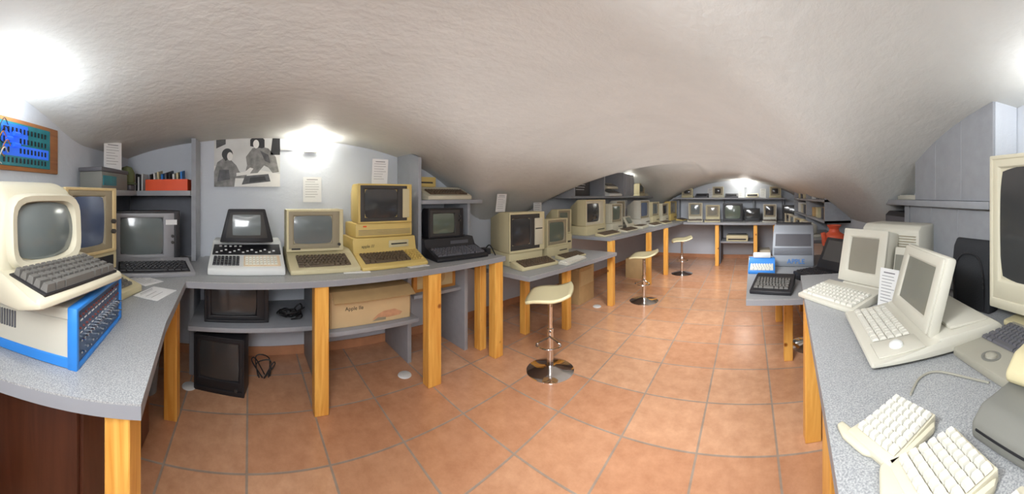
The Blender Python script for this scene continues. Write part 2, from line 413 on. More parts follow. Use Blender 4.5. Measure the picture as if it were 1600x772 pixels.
desk('desk','low grey desk carrying a printer and keyboards',[(-.02,2.3),(.36,2.29),(1.28,2.29),(1.28,3.95),(0,3.95)],.75,
     [(.36,2.9,.08,.08),(.36,3.8,.08,.08)])
desk('desk','grey counter holding a row of pale computers',[(.62,4.0),(1.28,4.0),(1.28,7.66),(.64,7.66)],.93,
     [(.7,4.1,.08,.08),(.7,5.6,.08,.08)])
def boardthing(name,label,cat,g,m=GREYW): return as_mesh(name,g,m,label,cat)
boardthing('partition_board','tall grey painted upright board against wall','board',G().box(-2.985,-2.72,-.5,-.46,.932,2.0))
t=thing('wall_shelf','grey painted shelf with dark back panel in the corner','shelf',(0,0,0))
G().box(-2.985,-2.66,-1.16,-.5,1.5,1.545,.003).obj('shelf_board',GREYW,t)
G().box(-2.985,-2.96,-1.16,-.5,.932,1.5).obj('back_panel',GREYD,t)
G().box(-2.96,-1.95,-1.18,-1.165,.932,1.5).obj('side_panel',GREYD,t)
G().box(-2.66,-1.75,-1.18,-.98,1.5,1.545,.003).obj('shelf_board',GREYW,t)
t=thing('wall_shelf','grey painted wooden shelf unit with uprights standing on counter','shelf',(0,0,0))
g=G(); g._ext([(-2.985,1.5,.932),(-2.985,1.5,1.93),(-2.7,1.5,1.91),(-2.55,1.5,1.86),(-2.55,1.5,.932)],[(-2.985,1.535,.932),(-2.985,1.535,1.93),(-2.7,1.535,1.91),(-2.55,1.535,1.86),(-2.55,1.535,.932)],.002,1); g.obj('upright',GREYW,t)
G().box(-2.985,-2.53,1.535,2.28,1.42,1.46,.003).obj('shelf_board',GREYW,t)
G().box(-2.985,-2.56,2.1,2.135,.932,1.42,.002).obj('upright',GREYW,t)
for a,b,c in ((.52,.56,-2.22),(1.36,1.4,-2.5),(1.93,1.97,-2.4)):
    boardthing('partition_panel','grey painted panel under the counter','panel',G().box(-2.985,c,a,b,0,.884,.003))
boardthing('partition_panel','narrow grey panel under the counter','panel',G().box(-2.985,-2.62,-.5,-.46,0,.884,.003))
boardthing('low_shelf','grey shelf board under the counter holding a television','shelf',G().box(-2.985,-2.36,-.46,.52,.48,.515,.003))
boardthing('low_shelf','grey shelf board under the counter holding a carton','shelf',G().box(-2.985,-2.3,.56,1.36,.44,.475,.003))
boardthing('low_shelf','grey shelf board under the counter','shelf',G().box(-2.985,-2.45,1.4,1.93,.58,.61,.003))
t=thing('wall_shelf','long grey wall shelf above computers with uprights','shelf',(0,0,0))
g=G(); g.poly([(-2.93,4.0),(-2.5,4.0),(-2.2,7.6),(-2.6,7.6)],1.46,1.495); g.obj('shelf_board',GREYW,t)
for y,x0,x1,h in ((4.0,-2.9,-2.45,.2),(4.95,-2.82,-2.42,.42),(5.66,-2.75,-2.35,.45)):
    G().box(x0,x1,y,y+.035,1.495,1.495+h).obj('upright',GREYW,t)
g=G(); g.box(-2.74,-2.35,5.70,6.2,1.5,1.93,.004); g.box(-2.35,-2.335,5.72,5.94,1.52,1.91,.003); g.box(-2.35,-2.335,5.96,6.18,1.52,1.91,.003); g.obj('cupboard_box',GREYW,t)
t=thing('wall_shelf','grey shelf on the end wall holding small computers','shelf',(0,0,0))
G().box(-1.75,.85,7.2,7.69,1.42,1.455,.003).obj('shelf_board',GREYW,t)
for x in (-1.7,-.62,.1,.8): G().box(x,x+.035,7.5,7.69,.932,1.42).obj('upright',GREYW,t)
t=thing('low_shelf','grey shelf board under the end wall counter','shelf',(0,0,0))
G().box(-.62,.1,7.0,7.65,.46,.49).obj('shelf_board',GREYW,t)
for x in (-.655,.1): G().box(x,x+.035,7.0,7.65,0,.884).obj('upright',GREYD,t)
t=thing('wall_cabinet','grey painted panelled cabinet with ledge on plaster wall','cabinet',(0,0,0))
G().box(1.09,1.295,1.16,2.62,1.43,1.47,.003).obj('ledge',GREYW,t)
g=G()
for i in range(3): g.box(1.13,1.15,1.18+i*.285,1.463+i*.285,.94,1.43,.002,1)
g.obj('front_panel',GREYW,t)
G().box(1.13,1.16,2.05,2.12,.94,1.43).obj('upright',GREYW,t)
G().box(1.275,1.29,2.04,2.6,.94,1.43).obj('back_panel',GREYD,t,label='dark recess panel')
t=thing('wall_cabinet','tall grey boxed-in cupboard above the ledge','cabinet',(0,0,0))
g=G()
for i in range(3): g.box(1.12,1.141,1.16+i*.262,1.421+i*.262,1.472,2.02,.002,1)
g.box(1.14,1.295,1.165,1.945,1.472,2.02); g.obj('cupboard_body',GREYW,t)
G().box(1.135,1.295,1.155,1.1645,.94,2.02).obj('side_panel',WALL,t,label='white plastered side')
t=thing('wall_shelf','grey wall shelf stacked with white boxes','shelf',(0,0,0))
for z in (1.15,1.42): G().box(.95,1.295,3.9,6.6,z,z+.03).obj('shelf_board',GREYW,t)
for y in (3.9,5.2,6.57): G().box(.95,1.295,y,y+.03,.932 if y>4 else 1.15,1.6).obj('upright',GREYW,t)
random.seed(3)
for i in range(18):
    z=1.18 if i%2 else 1.45; y=3.97+(i//2)*.28; w=random.uniform(.05,.2); h=random.uniform(.12,.2)
    if 5.0<y+w and y<5.25: y=5.25; w=.08
    c=random.choice([WHITE,BEIGE,CREAM,GREYP,CARD])
    t=thing('storage_box','small box stored on the wall shelf','box',(1.0,y,z),0,'boxes on the wall shelf')
    G().box(0,.25,0,w,0,h,.004,1).obj('box_body',c,t); G().box(-.003,.253,-.003,w+.003,h,h+.015,.002,1).obj('box_lid',c,t)
# ================================================================== WALL ITEMS
POST=mat('photo_grey',(206,206,204),.5,var=.15,scale=4); PB=mat('photo_black',(30,30,32),.5,var=.2,scale=20); PM=mat('photo_mid',(120,118,116),.5,var=.5,scale=18); PW=mat('photo_light',(226,224,220),.5)
PD=mat('photo_dark',(74,74,76),.5,var=.5,scale=22)
t=thing('poster','black and white photo poster of two people at machines','poster',(-2.985,-.02,1.585),90)
G().box(-.31,.31,-.003,.003,0,.48).obj('print_sheet',POST,t)
def fl(pts,m,name,dy=-.004): G().flat(pts,dy,-.003).obj(name,m,t)
def ell(cx,cz,rx,rz,n=20): return [(cx+rx*math.cos(2*pi*i/n),cz+rz*math.sin(2*pi*i/n)) for i in range(n)]
fl([(-.31,0),(.31,0),(.31,.12),(.1,.16),(-.05,.13),(-.31,.2)],PW,'printed_table')
fl([(-.31,.0),(-.31,.14),(-.28,.23),(-.22,.27),(-.15,.25),(-.1,.2),(-.07,.14),(.0,.11),(-.02,.08),(-.11,.08),(-.12,0)],PM,'printed_figure',-.0046)
fl(ell(-.185,.305,.052,.055)[:14]+[(-.2,.24)],PB,'printed_hair',-.0052); fl(ell(-.16,.285,.027,.04),PW,'printed_face',-.0058)
fl([(-.02,.12),(.0,.2),(-.01,.28),(.05,.36),(.12,.38),(.2,.36),(.27,.28),(.3,.14),(.24,.13),(.2,.18),(.16,.2),(.1,.13)],PM,'printed_figure',-.0046)
fl([(.03,.38),(.03,.44),(.07,.475),(.13,.475),(.165,.44),(.165,.37),(.14,.36)],PB,'printed_hair',-.0052); fl(ell(.085,.4,.028,.04),PW,'printed_face',-.0058)
fl([(-.05,.02),(.22,.05),(.2,.12),(-.02,.1)],PD,'printed_machine',-.0055)
fl([(.02,.04),(.18,.06),(.165,.1),(.03,.085)],PB,'printed_machine_key_area',-.0062)
fl([(-.1,.1),(.02,.115),(.06,.17),(.03,.18),(-.02,.14),(-.1,.13)],PW,'printed_arm',-.0052)
fl([(-.29,.36),(-.2,.4),(-.2,.46),(-.29,.46)],PD,'printed_picture',-.0046); fl([(.22,.3),(.31,.3),(.31,.46),(.24,.46)],PB,'printed_curtain',-.0046)
fl([(-.28,.05),(-.16,.07),(-.17,.16),(-.26,.16)],PD,'printed_shirt_detail',-.0052); fl([(.12,.34),(.2,.3),(.22,.22),(.17,.24)],PD,'printed_shirt_detail',-.0052)
t=thing('framed_circuit_board','green circuit board with painted blue glow on wooden wall board','wall display',(-1.43,-1.185,1.64),180)
G().box(-.3,.3,0,.02,0,.29,.006).obj('wooden_backing',WOODF,t)
G().box(-.25,.2,-.008,0,.025,.265,.002,1).obj('circuit_board',PCB,t)
G().box(-.23,.18,-.0095,-.008,.08,.14,.0).obj('painted_glow',PCBB,t); G().box(-.24,-.02,-.0095,-.008,.15,.255).obj('painted_glow',PCBB,t)
for r in range(4):
    for c in range(12):
        if (r,c) in ((1,2),(2,3),(1,3),(2,2)): continue
        x=-.225+c*.033; z=.042+r*.055; G().box(x,x+.012,-.013,-.0096,z,z+.028).obj('chip',DARKP,t)
for x,z in ((-.13,.2),(-.13,.14),(-.19,.17)):
    G().cyl((x,-.02,z),.011,.05,'X',seg=14,bev=.003).obj('capacitor',BGLOW,t)
for k,(x,z) in enumerate(((-.26,.24),(-.27,.17),(-.26,.09),(-.25,.2),(-.24,.13))):
    G().tube([(x+.06,-.02,z),(x,-.05,z+.02),(x-.02,-.03,z-.04),(x+.02,-.012,z-.06)],.003).obj('wire',[CABLEB,CARDO,CABLEW][k%3],t)
def walllamp(x,y,z,rz,lab='small white wall uplight with bright lamp'):
    t=thing('wall_lamp',lab,'lamp',(x,y,z),rz)
    G().box(-.06,.06,-.05,0,-.02,.02,.006).obj('housing',WHITE,t)
    G().box(-.05,.05,-.045,-.005,.02,.026).obj('bulb_glass',LAMPG,t)
    return t
walllamp(-2.99,.58,1.93,90)
walllamp(-1.1,-1.19,2.02,180); walllamp(-.1,7.69,1.72,0); walllamp(-2.67,6.4,1.97,90); walllamp(1.29,.75,1.9,-90)
paper('wall_notice',.13,.05,(-2.985,.36,1.93),90,0,'small white notice fixed on the wall','notice',3)
paper('information_sheet',.18,.24,(-2.985,.60,1.44),90,0,'white printed sheet taped on wall above monitor')
t=thing('wall_socket','white electric wall socket above skirting','wall socket',(-2.985,3.1,.5),90)
G().box(-.04,.04,-.01,0,-.04,.04,.003).obj('socket_plate',WHITE,t); G().cyl((0,-.012,0),.022,.006,'Y').obj('socket_well',CREAM,t)
# ================================================================== CORNER COUNTER OBJECTS
t=thing('switch_panel_computer','blue and beige metal computer box with toggle switch panel','computer',(-1.10,-.80,.931),186)
w,d,h=.49,.47,.20
G().box(-w/2+.004,w/2-.004,-d/2+.012,d/2,.035,h-.03).obj('side_cover',PALEM,t)
G().box(-w/2,w/2,-d/2,d/2,0,.036,.003,1).obj('base_tray',BLUE,t)
G().box(-w/2-.002,w/2+.002,-d/2+.02,d/2,h-.04,h,.004,1).obj('top_cover',PALEM,t)
g=G(); g.ring(w+.004,h+.004,.018,.018,.014,.014,-d/2-.012,-d/2+.025,h/2,slope=.002); g.obj('front_frame',BLUE,t)
G().box(-w/2+.015,w/2-.015,-d/2-.002,-d/2+.012,.013,h-.013).obj('front_panel',PANEL,t)
LEDR=mat('dull_red_lamp',(120,60,56),.4)
for r,(z,n) in enumerate(((.165,18),(.125,16),(.085,16),(.045,9))):
    for i in range(n):
        x=-.205+i*(.41/(n-1)); g=G(); g.cyl((x,-d/2-.005,z),.0042 if r<2 else .0048,.008 if r<2 else .012,'Y',seg=8)
        if r>=2: g.cyl((x,-d/2-.014,z+.006),.003,.02,'Y',seg=6)
        g.obj('toggle_switch' if r>=2 else 'indicator_light',CHROME if r>=2 else LEDR,t)
g=G()
for i in range(12): g.box(-.2+i*.034,-.18+i*.034,-d/2-.0035,-d/2-.002,.145,.15); g.box(-.2+i*.034,-.185+i*.034,-d/2-.0035,-d/2-.002,.105,.108)
o=g.obj('panel_lettering',PAPER,t); o['kind']='stuff'
for sx in (-1,1):
    g=G()
    for i in range(16): g.box(sx*(w/2-.003)-.004,sx*(w/2-.003)+.004,.0+i*.012,.006+i*.012,.09,.15)
    g.obj('side_vents',GREYP,t)
# video terminal on top
t=thing('video_terminal','large cream clamshell terminal with keyboard on metal computer','computer terminal',(-1.0,-.80,1.135),172)
t.scale=(1.06,1.06,1.0)
f=-.26
g=G(); g.prism([(f,0.03),(f+.01,.06),(f+.2,.10),(f+.22,.13),(.20,.13),(.23,.06),(.20,0.0),(f+.1,0)],-.22,.22,.014); g.obj('lower_shell',CREAM,t)
prof=[(f+.20,.07),(f+.205,.32),(f+.235,.39),(f+.30,.425),(f+.38,.42),(.10,.36),(.19,.26),(.23,.14),(.22,.07)]
xs=lambda z: .225-.05*max(0,(z-.07)/.35)**1.6
g=G(); g._ext([(-xs(z),y,z) for y,z in prof],[(xs(z),y,z) for y,z in prof],.05,5); g.obj('upper_shell',CREAM,t,smooth=60)
m=T(0,f+.190,.085)@RX(-.04)
g=G(m)
b=bmesh.new(); n=40
def rr(w,h,r,k):
    a=2*pi*k/n; c,s_=math.cos(a),math.sin(a); p=4.5
    q=(abs(c)**p+abs(s_)**p)**(-1/p); return (q*c*w/2,q*s_*h/2)
R=[[b.verts.new((rr(w_,h_,0,k)[0],y_,.148+rr(w_,h_,0,k)[1])) for k in range(n)] for (w_,h_,y_) in ((.37,.285,.03),(.365,.28,-.012),(.35,.265,-.022),(.305,.225,-.016),(.285,.205,.02))]
for p_,q_ in zip(R,R[1:]):
    for k in range(n): b.faces.new((p_[k],p_[(k+1)%n],q_[(k+1)%n],q_[k]))
g._add(b); g.obj('bezel',CREAM,t,smooth=50)
g=G(m); g.screen(.295,.215,.006,.148,0,bulge=.03,sq=.55); g.obj('screen',SCR,t)
g=G(T(0,f+.015,.064)@RX(.20)); g.box(-.19,.19,0,.165,-.004,.004); g.obj('key_deck',DARKP,t)
keycaps(t,T(0,f+.018,.069)@RX(.20),.36,.155,GREYK,13,5,.024,indiv=True)
# cream computer behind
t=thing('desktop_computer','yellowed computer with cream framed monitor on drive unit','computer',(-1.62,-.91,.93),168)
micro(t,.46,.48,.04,.12,.22,BEIGE,GREYK,cols=13,kw=.74)
G().box(-.22,.22,-.06,.23,.121,.235,.01).obj('drive_unit',BEIGE,t)
G().box(-.18,-.02,-.064,-.058,.14,.21).obj('drive_slot',DARKP,t); G().box(.02,.18,-.064,-.058,.14,.21).obj('drive_slot',DARKP,t)
crt(t,.44,.38,.31,T(-.03,-.08,.236),CREAM,BEZB,SCRB,(.06,.1,.045,.045),knobs=[(.185,.12,.014),(.185,.18,.014)],frame=WOODB)
t=thing('desktop_computer','silver and black computer with monitor behind its keyboard','computer',(-2.35,-.765,.93),112)
c=micro(t,.58,.30,.03,.085,.24,SILV,DKKEY,cols=15,kw=.84,deck=DARKP)
for c in t.children: c.location=(.02,-.12,0)
G().box(-.2,.2,.06,.3,0,.05,.005).obj('monitor_stand',DARKP,t)
mo=crt(t,.54,.40,.36,T(-.02,.04,.05),DARKP,SILV,SCR,(.06,.13,.05,.05),knobs=[(.21,.2,.012),(.21,.15,.012)])
G(T(-.02,.04,.05)).box(.155,.245,-.004,.002,.29,.33).obj('badge',PAPER,mo)
paper('information_card',.16,.2,(-1.96,-.60,.933),150,-90,'printed white card lying on counter','paper sheet',8)
paper('leaflet',.22,.16,(-1.75,-.46,.933),165,-90,'white leaflet with black heading lying on counter','leaflet',3)
# items on corner shelf
t=thing('storage_tray','orange-red plastic tray holding disk cases','tray',(-2.8,-.72,1.545),90)
g=G(); g.box(-.18,.18,-.1,.1,0,.012); g.flat([(-.18,0),(.18,0),(.18,.1),(-.18,.1)],-.11,-.1); g.flat([(-.18,0),(.18,0),(.18,.1),(-.18,.1)],.1,.11); g.box(-.19,-.178,-.11,.11,0,.1); g.box(.178,.19,-.11,.11,0,.1); g.obj('tray_body',ORANGE,t)
for i in range(9):
    c=[DARKP,WHITE,BEIGE,BLUE,GREYP][i%5]
    k=thing('disk_case','thin disk case standing in the orange tray','disk case',(-2.8,-.87+i*.035,1.558),90,'disk cases in the orange tray')
    g=G(RX(.15)); g.box(-.008,.008,-.07,.07,.012,.145+.01*(i%3),.002,1); g.obj('case_shell',c,k)
t=thing('cloth_cap','olive green cap lying on a stand','cap',(-2.62,-1.06,1.546),0)
G().box(-.06,.06,-.06,.06,0,.05,.01).obj('support_box',GREYP,t); G().lathe([(.06,0),(.075,.03),(.07,.1),(.045,.15),(0,.165)],(0,0,.055),20).obj('crown',GREEN,t); G().lathe([(.06,.0),(.09,.005),(.09,.012),(.05,.02)],(0,0,.05),20).obj('brim',GREEN,t)
t=thing('storage_box','grey storage box with green window on the shelf','box',(-2.22,-1.08,1.545),180)
G().box(-.24,.24,-.09,.09,0,.13,.008).obj('box_body',MIDG,t); G().box(-.25,.25,-.095,.095,.13,.16,.005).obj('box_lid',GREYP,t); G().box(-.22,.0,-.097,-.09,.03,.1).obj('box_window',PCB,t)
paper('information_sheet',.17,.22,(-2.3,-1.05,1.706),150,0,'white printed sheet standing on shelf box')
for i in range(6):
    k=thing('book',['black ring binder standing on shelf','white booklet standing on shelf'][i%2],'book',(-2.86,-1.06+i*.018,1.545),90,'booklets on the corner shelf')
    G().box(-.007,.007,-.09,.09,0,.13+.015*(i%3),.002,1).obj('book_cover',[DARKP,WHITE][i%2],k)
t=thing('cabinet','dark brown veneered cabinet under the counter','cabinet',(-1.45,-.86,0))
G().box(-.42,.42,-.26,.24,.04,.72,.004).obj('body',BROWN,t); G().box(-.40,-.01,.24,.258,.06,.70,.003).obj('door',BROWN,t); G().box(.01,.40,.24,.258,.06,.70,.003).obj('door',BROWN,t); G().box(-.4,.4,-.24,.22,0,.04).obj('plinth',DARKP,t)
t=thing('waste_bin','small white waste bin with grey liner','bin',(-2.33,-.78,0)); G().lathe([(.0,0),(.08,0),(.1,.25),(.098,.25),(.078,.01),(0,.01)],(0,0,0),20).obj('bin_body',GREYW,t); G().lathe([(.095,.2),(.108,.27),(.1,.27),(.09,.2)],(0,0,0),20).obj('bin_liner',MIDG,t)
as_mesh('cable',G().tube([(-.95,-1.1,.6),(-.86,-.95,.3),(-.75,-.8,.03),(-.68,-.68,.008),(-.6,-.62,.008)],.006),CABLEW,'white cable hanging down to the floor','cable')
# ================================================================== LONG COUNTER OBJECTS
t=thing('desktop_computer','white computer with black deck and tapered black monitor','computer',(-2.52,-.02,.93),90)
w=.56
g=G(); g.prism([(-.26,0),(-.26,.045),(-.235,.06),(.1,.175),(.12,.2),(.3,.2),(.3,0)],-w/2,w/2,.01); g.obj('case',WHITE,t)
a=math.atan2(.115,.335)
m=T(0,-.235,.0605)@RX(a)
G(m).box(-.265,.265,.17,.33,-.004,.006,.002).obj('black_panel',DARKP,t)
g=G(m)
for i in range(14): g.box(-.24+i*.034,-.222+i*.034,.19+.02*(i%3),.2+.02*(i%3),.006,.012)
for i in range(5): g.box(-.22+i*.04,-.2+i*.04,.29,.305,.006,.01)
o=g.obj('panel_marks',PAPER,t); o['kind']='stuff'
keycaps(t,m@T(-.15,.01,.002),.2,.13,DKKEY,7,4,.01,spacebar=False)
G(m).box(-.02,.25,.005,.155,-.003,.003).obj('keypad_deck',mat('pale_orange',(226,206,176),.6),t)
keycaps(t,m@T(.11,.02,.003),.24,.12,WHKEY,9,4,.008,spacebar=False)
g=G(T(0,.02,.2)); g._ext([(-.215,-.02,0),(.215,-.02,0),(.19,.26,0),(-.19,.26,0)],[(-.15,.01,.265),(.15,.01,.265),(.13,.2,.25),(-.13,.2,.25)],.01); mo=g.obj('monitor',DARKP,t)
m=T(0,-.002,.2)@RX(-.11)
G(m).flat([(-.165,.035),(.165,.035),(.13,.24),(-.13,.24)],-.004,.01,.002).obj('bezel',BEZD,mo)
G(m).screen(.225,.165,-.0055,.138,bulge=.01,sq=.1).obj('screen',SCR,mo)
t=thing('desktop_computer','beige keyboard computer with beige monitor on top','computer',(-2.52,.56,.93),90)
micro(t,.53,.54,.035,.13,.25,BEIGE,BROWNK,cols=14,kw=.76)
text('apple ][',.022,BLACKI,t,T(-.18,-.01,.131)@RX(.2))
crt(t,.46,.33,.36,T(-.04,-.06,.131),BEIGE,BEZB,SCR,(.055,.085,.045,.055),knobs=[(.195,.05,.011)])
G(T(-.04,-.06,.131)).box(-.19,-.12,-.003,.001,.015,.028).obj('badge',DARKP,t)
t=thing('desktop_computer','yellowed computer with drive unit and dark monitor stacked','computer',(-2.5,1.12,.93),90)
g=G(); g.prism([(-.27,0),(-.27,.03),(-.05,.1),(-.05,.22),(.27,.22),(.27,0)],-.29,.29,.01); g.obj('case',YELL,t)
m=T(0,-.25,.04)@RX(math.atan2(.07,.22))
keycaps(t,m@T(-.05,.02,.0),.4,.16,BROWNK,14,5,.014); keycaps(t,m@T(.215,.02,.0),.1,.16,YKEY,4,5,.014,spacebar=False)
G().box(.03,.22,-.056,-.048,.13,.19,.003).obj('disk_drive',BEIGE,t); G().box(.05,.2,-.06,-.055,.155,.165).obj('drive_slot',DARKP,t)
text('apple ///',.035,BLACKI,t,T(-.16,-.052,.14)@RX(pi/2))
g=G(); g.box(-.265,.265,-.04,.25,.222,.34,.012); hd=g.obj('hard_disk_unit',YELL,t)
g=G(); slots(g,4,-.24,.24,-.041,.245,.012); g.obj('vent_slots',BEZB,hd); G().box(-.2,-.17,-.045,-.04,.31,.32).obj('indicator',ORANGE,hd)
mo=crt(t,.50,.33,.34,T(0,-.06,.341),YELL,BEZD,SCRD,(.06,.13,.04,.04),back=.8)
G(T(0,-.06,.341)).box(.16,.225,-.002,.008,.04,.29,.004).obj('control_panel',BEIGE,mo)
paper('information_sheet',.15,.22,(-2.58,1.12,1.603),90,6,'white printed sheet standing on yellowed monitor')
t=thing('desktop_computer','black computer with keyboard and small black monitor','computer',(-2.50,1.80,.93),84)
g=G(); g.prism([(-.3,0),(-.3,.03),(-.06,.09),(-.04,.17),(.22,.17),(.22,0)],-.27,.27,.01); g.obj('case',DARKP,t)
m=T(0,-.28,.036)@RX(math.atan2(.06,.24))
keycaps(t,m@T(-.05,.02,0),.38,.17,GREYP,13,5,.016); keycaps(t,m@T(.2,.02,0),.1,.17,GREYP,4,5,.016,spacebar=False)
crt(t,.38,.28,.3,T(-.03,-.03,.171),DARKP,BEZD,SCRG,(.05,.09,.045,.035),knobs=[(.15,.2,.01),(.15,.16,.01)])
G().box(.0,.2,-.055,-.045,.11,.14).obj('disk_drive',GREYP,t)
paper('leaflet',.2,.13,(-2.2,.78,.933),80,-90,'small leaflet lying at counter edge','leaflet',3)
paper('leaflet',.18,.1,(-2.18,1.3,.933),90,-90,'small pale note lying at counter edge','leaflet',3)
t=thing('power_adapter','small black power adapter with cable','adapter',(-2.3,2.11,.93),90)
G().box(-.03,.03,-.05,.05,0,.06,.006).obj('adapter_body',DARKP,t)
G().tube([(0,0,.05),(.02,-.04,.09),(.02,-.1,.03),(.0,-.14,.01)],.006).obj('adapter_cable',CABLEB,t)
t=thing('keyboard_computer','flat beige keyboard computer stored on shelf','computer',(-2.70,1.88,1.461),90)
micro(t,.54,.30,.04,.13,.18,CREAM,BROWNK,cols=14,kw=.85)
t=thing('disk_drive','small yellowed disk drive resting on keyboard computer','disk drive',(-2.80,1.72,1.592),90)
G().box(-.11,.11,-.05,.06,0,.1,.006).obj('drive_body',YELL,t); G().box(-.07,.07,-.054,-.05,.035,.05).obj('drive_slot',DARKP,t)
t=thing('television','black portable television on the low shelf','television',(-2.62,-.1,.515),90)
crt(t,.5,.33,.34,T(0,-.16,0),DARKP,DARKP,SCRD,(.05,.09,.04,.05),name='cabinet_shell')
t=thing('television','small black television standing on the tiled floor','television',(-2.55,-.2,.0),78)
crt(t,.4,.43,.36,T(0,-.16,.0),DARKP,DARKP,SCRD,(.04,.04,.04,.1),name='cabinet_shell',knobs=[(.14,.05,.012)])
g=G()
for i in range(9):
    a=i*.8; g.tube([(.03*math.cos(a),.05*math.sin(a),.012+.004*i),(.1*math.cos(a+1),.09*math.sin(a+1),.03+.008*i),(.08*math.cos(a+2.2),.11*math.sin(a+2.2),.02+.01*i),(.02*math.cos(a+3),.04*math.sin(a+3),.012+.004*i)],.006,6)
as_mesh('cable_bundle',g,CABLEB,'tangle of black cables on the low shelf','cable',(-2.52,.33,.515))
g=G()
for i in range(4):
    a=i*1.5; g.tube([(.03*math.cos(a),.05*math.sin(a),.012),(.02,.09*math.sin(a+1),.13+.02*i),(.0,.11*math.sin(a+2.2),.1+.02*i),(.02,.04*math.sin(a+3),.012)],.005,6)
as_mesh('cable_bundle',g,CABLEB,'black power cable coiled on the floor','cable',(-2.62,.12,.0))
t=thing('cardboard_carton','printed light brown carton on the low shelf','carton',(-2.56,.96,.475),90)
G().box(-.35,.35,-.2,.22,0,.28,.004).obj('carton_body',CARD,t)
G().box(-.335,.34,-.2025,-.2,.005,.27).obj('printed_face',CARDP,t)
G().box(-.33,.335,-.2032,-.2025,.225,.229).obj('flap_seam',BEZB,t); G(T(0,-.2,.28)@RX(.5)).box(-.34,.34,-.12,0,0,.004).obj('carton_flap',CARD,t)
text('Apple IIe',.042,BLACKI,t,T(-.15,-.2035,.13)@RX(pi/2))
g=G(); g.flat([(.0,.03),(.05,.07),(.1,.09),(.2,.095),(.27,.06),(.25,.04),(.14,.035)],-.204,-.2025); g.obj('printed_hand',mat('printed_skin',(206,156,120),.7,var=.15,scale=20),t)
G().flat([(.0,.02),(.05,.045),(.12,.04),(.12,.02)],-.2046,-.204).obj('printed_shadow',BEZB,t)
G().flat(ell(.29,.2,.012,.014),-.204,-.2025).obj('printed_logo',ORANGE,t)
t=thing('cardboard_carton','orange-brown cardboard carton with print under counter','carton',(-2.68,1.67,.61),90)
G().box(-.24,.24,-.16,.2,0,.24,.004).obj('carton_body',CARDO,t); G().box(-.2,.2,-.163,-.16,.03,.2).obj('printed_face',WOODB,t); G().flat(ell(.06,.12,.05,.06),-.165,-.163).obj('printed_logo',CARD,t)
for i,(x,y) in enumerate(((-2.46,-.47),(-2.35,1.25),(-1.98,3.83))):
    as_mesh('floor_cap',G().lathe([(0,.012),(.045,.012),(.055,.006),(.058,.0),(0,0)],(0,0,0),24),WHITE,'round white cap on the tiled floor','floor cap',(x,y,.0),0,'round floor caps')
# ================================================================== STOOLS
SEATM=mat('cream_seat',(216,206,166),.4,var=.02)
def make_stool(loc,rz):
    t=thing('bar_stool','cream moulded bar stool on round chrome base','stool',loc,rz,'chrome bar stools')
    G().lathe([(0,.05),(.03,.05),(.05,.045),(.12,.026),(.19,.012),(.205,.005),(.205,0),(0,0)],(0,0,0),40).obj('base_plate',CHROME,t)
    G().lathe([(.028,.04),(.028,.36),(.02,.365),(.02,.6),(.05,.62),(.05,.635),(0,.635)],(0,0,0),24).obj('column',CHROME,t)
    g=G(); g.tube([(.028,0,.3),(.14,-.1,.28),(.2,0,.27),(.14,.1,.28),(.028,0,.3)],.009); g.obj('footrest',CHROME,t)
    b=bmesh.new(); V=[]; n=12
    for j in range(n+1):
        row=[]
        for i in range(n+1):
            u=-1+2*i/n; v=-1+2*j/n
            uu=u*(1-.12*v*v); vv=v*(1-.1*u*u)
            z=.645+.05*max(0,vv)**2*1.3+.012*uu*uu-.03*max(0,-vv)**3
            row.append(b.verts.new((uu*.23,vv*.2,z)))
        V.append(row)
    for j in range(n):
        for i in range(n): b.faces.new((V[j][i],V[j][i+1],V[j+1][i+1],V[j+1][i]))
    me=bpy.data.meshes.new('seat'); b.to_mesh(me); b.free(); me.shade_smooth(); me.materials.append(SEATM)
    o=bpy.data.objects.new('seat',me); COL.objects.link(o); o.parent=t
    md=o.modifiers.new('s','SOLIDIFY'); md.thickness=.022; md.offset=0
    G().tube([(.02,0,.62),(.12,.02,.62),(.17,.03,.6)],.005).obj('height_lever',CHROME,t)
    return t
s0=make_stool((-1.60,2.22,0),-60)
copy_tree(s0,(-1.47,4.30,0),-80); copy_tree(s0,(-1.28,6.0,0),-75); copy_tree(s0,(.62,3.15,0),60)
# ================================================================== FURTHER ROW
def generic(label,loc,rz,w=.4,base=(.42,.1,.4),mon=(.38,.3,.3),kb=True,case=BEIGE,bez=BEZB,scr=SCR,key=BROWNK,mar=(.05,.06,.04,.05),kbw=None,slot=True,group=None):
    t=thing('desktop_computer',label,'computer',loc,rz,group)
    bw,bh,bd=base
    if bh>0:
        G().box(-bw/2,bw/2,-bd/2+.06,bd/2+.06,0,bh,.008).obj('case',case,t)
        if slot: G().box(bw*.05,bw*.4,-bd/2+.057,-bd/2+.061,bh*.45,bh*.55).obj('drive_slot',BEZD,t)
    if mon: crt(t,mon[0],mon[1],mon[2],T(0,-bd/2+.07,bh+.001),case,bez,scr,mar)
    if kb:
        kw=kbw or w; g=G(T(0,-bd/2-.13,0)); g.prism([(-.09,0),(-.09,.018),(.07,.045),(.07,0)],-kw/2,kw/2,.005); k=g.obj('keyboard',case,t)
        keycaps(k,T(0,-bd/2-.13-.078,.0215)@RX(.168),kw*.9,.13,key,13,5,.011)
    return t
t=thing('desktop_computer','large beige computer with side drives and keyboard','computer',(-2.40,2.70,.75),80)
G().box(-.24,.24,-.16,.28,0,.14,.01).obj('base_case',BEIGE,t)
mo=crt(t,.5,.43,.42,T(0,-.18,.141),BEIGE,BEZD,SCRD,(.04,.2,.06,.07),back=.85)
G(T(0,-.18,.141)).box(.1,.22,-.003,.006,.06,.36,.004).obj('drive_panel',CREAM,mo)
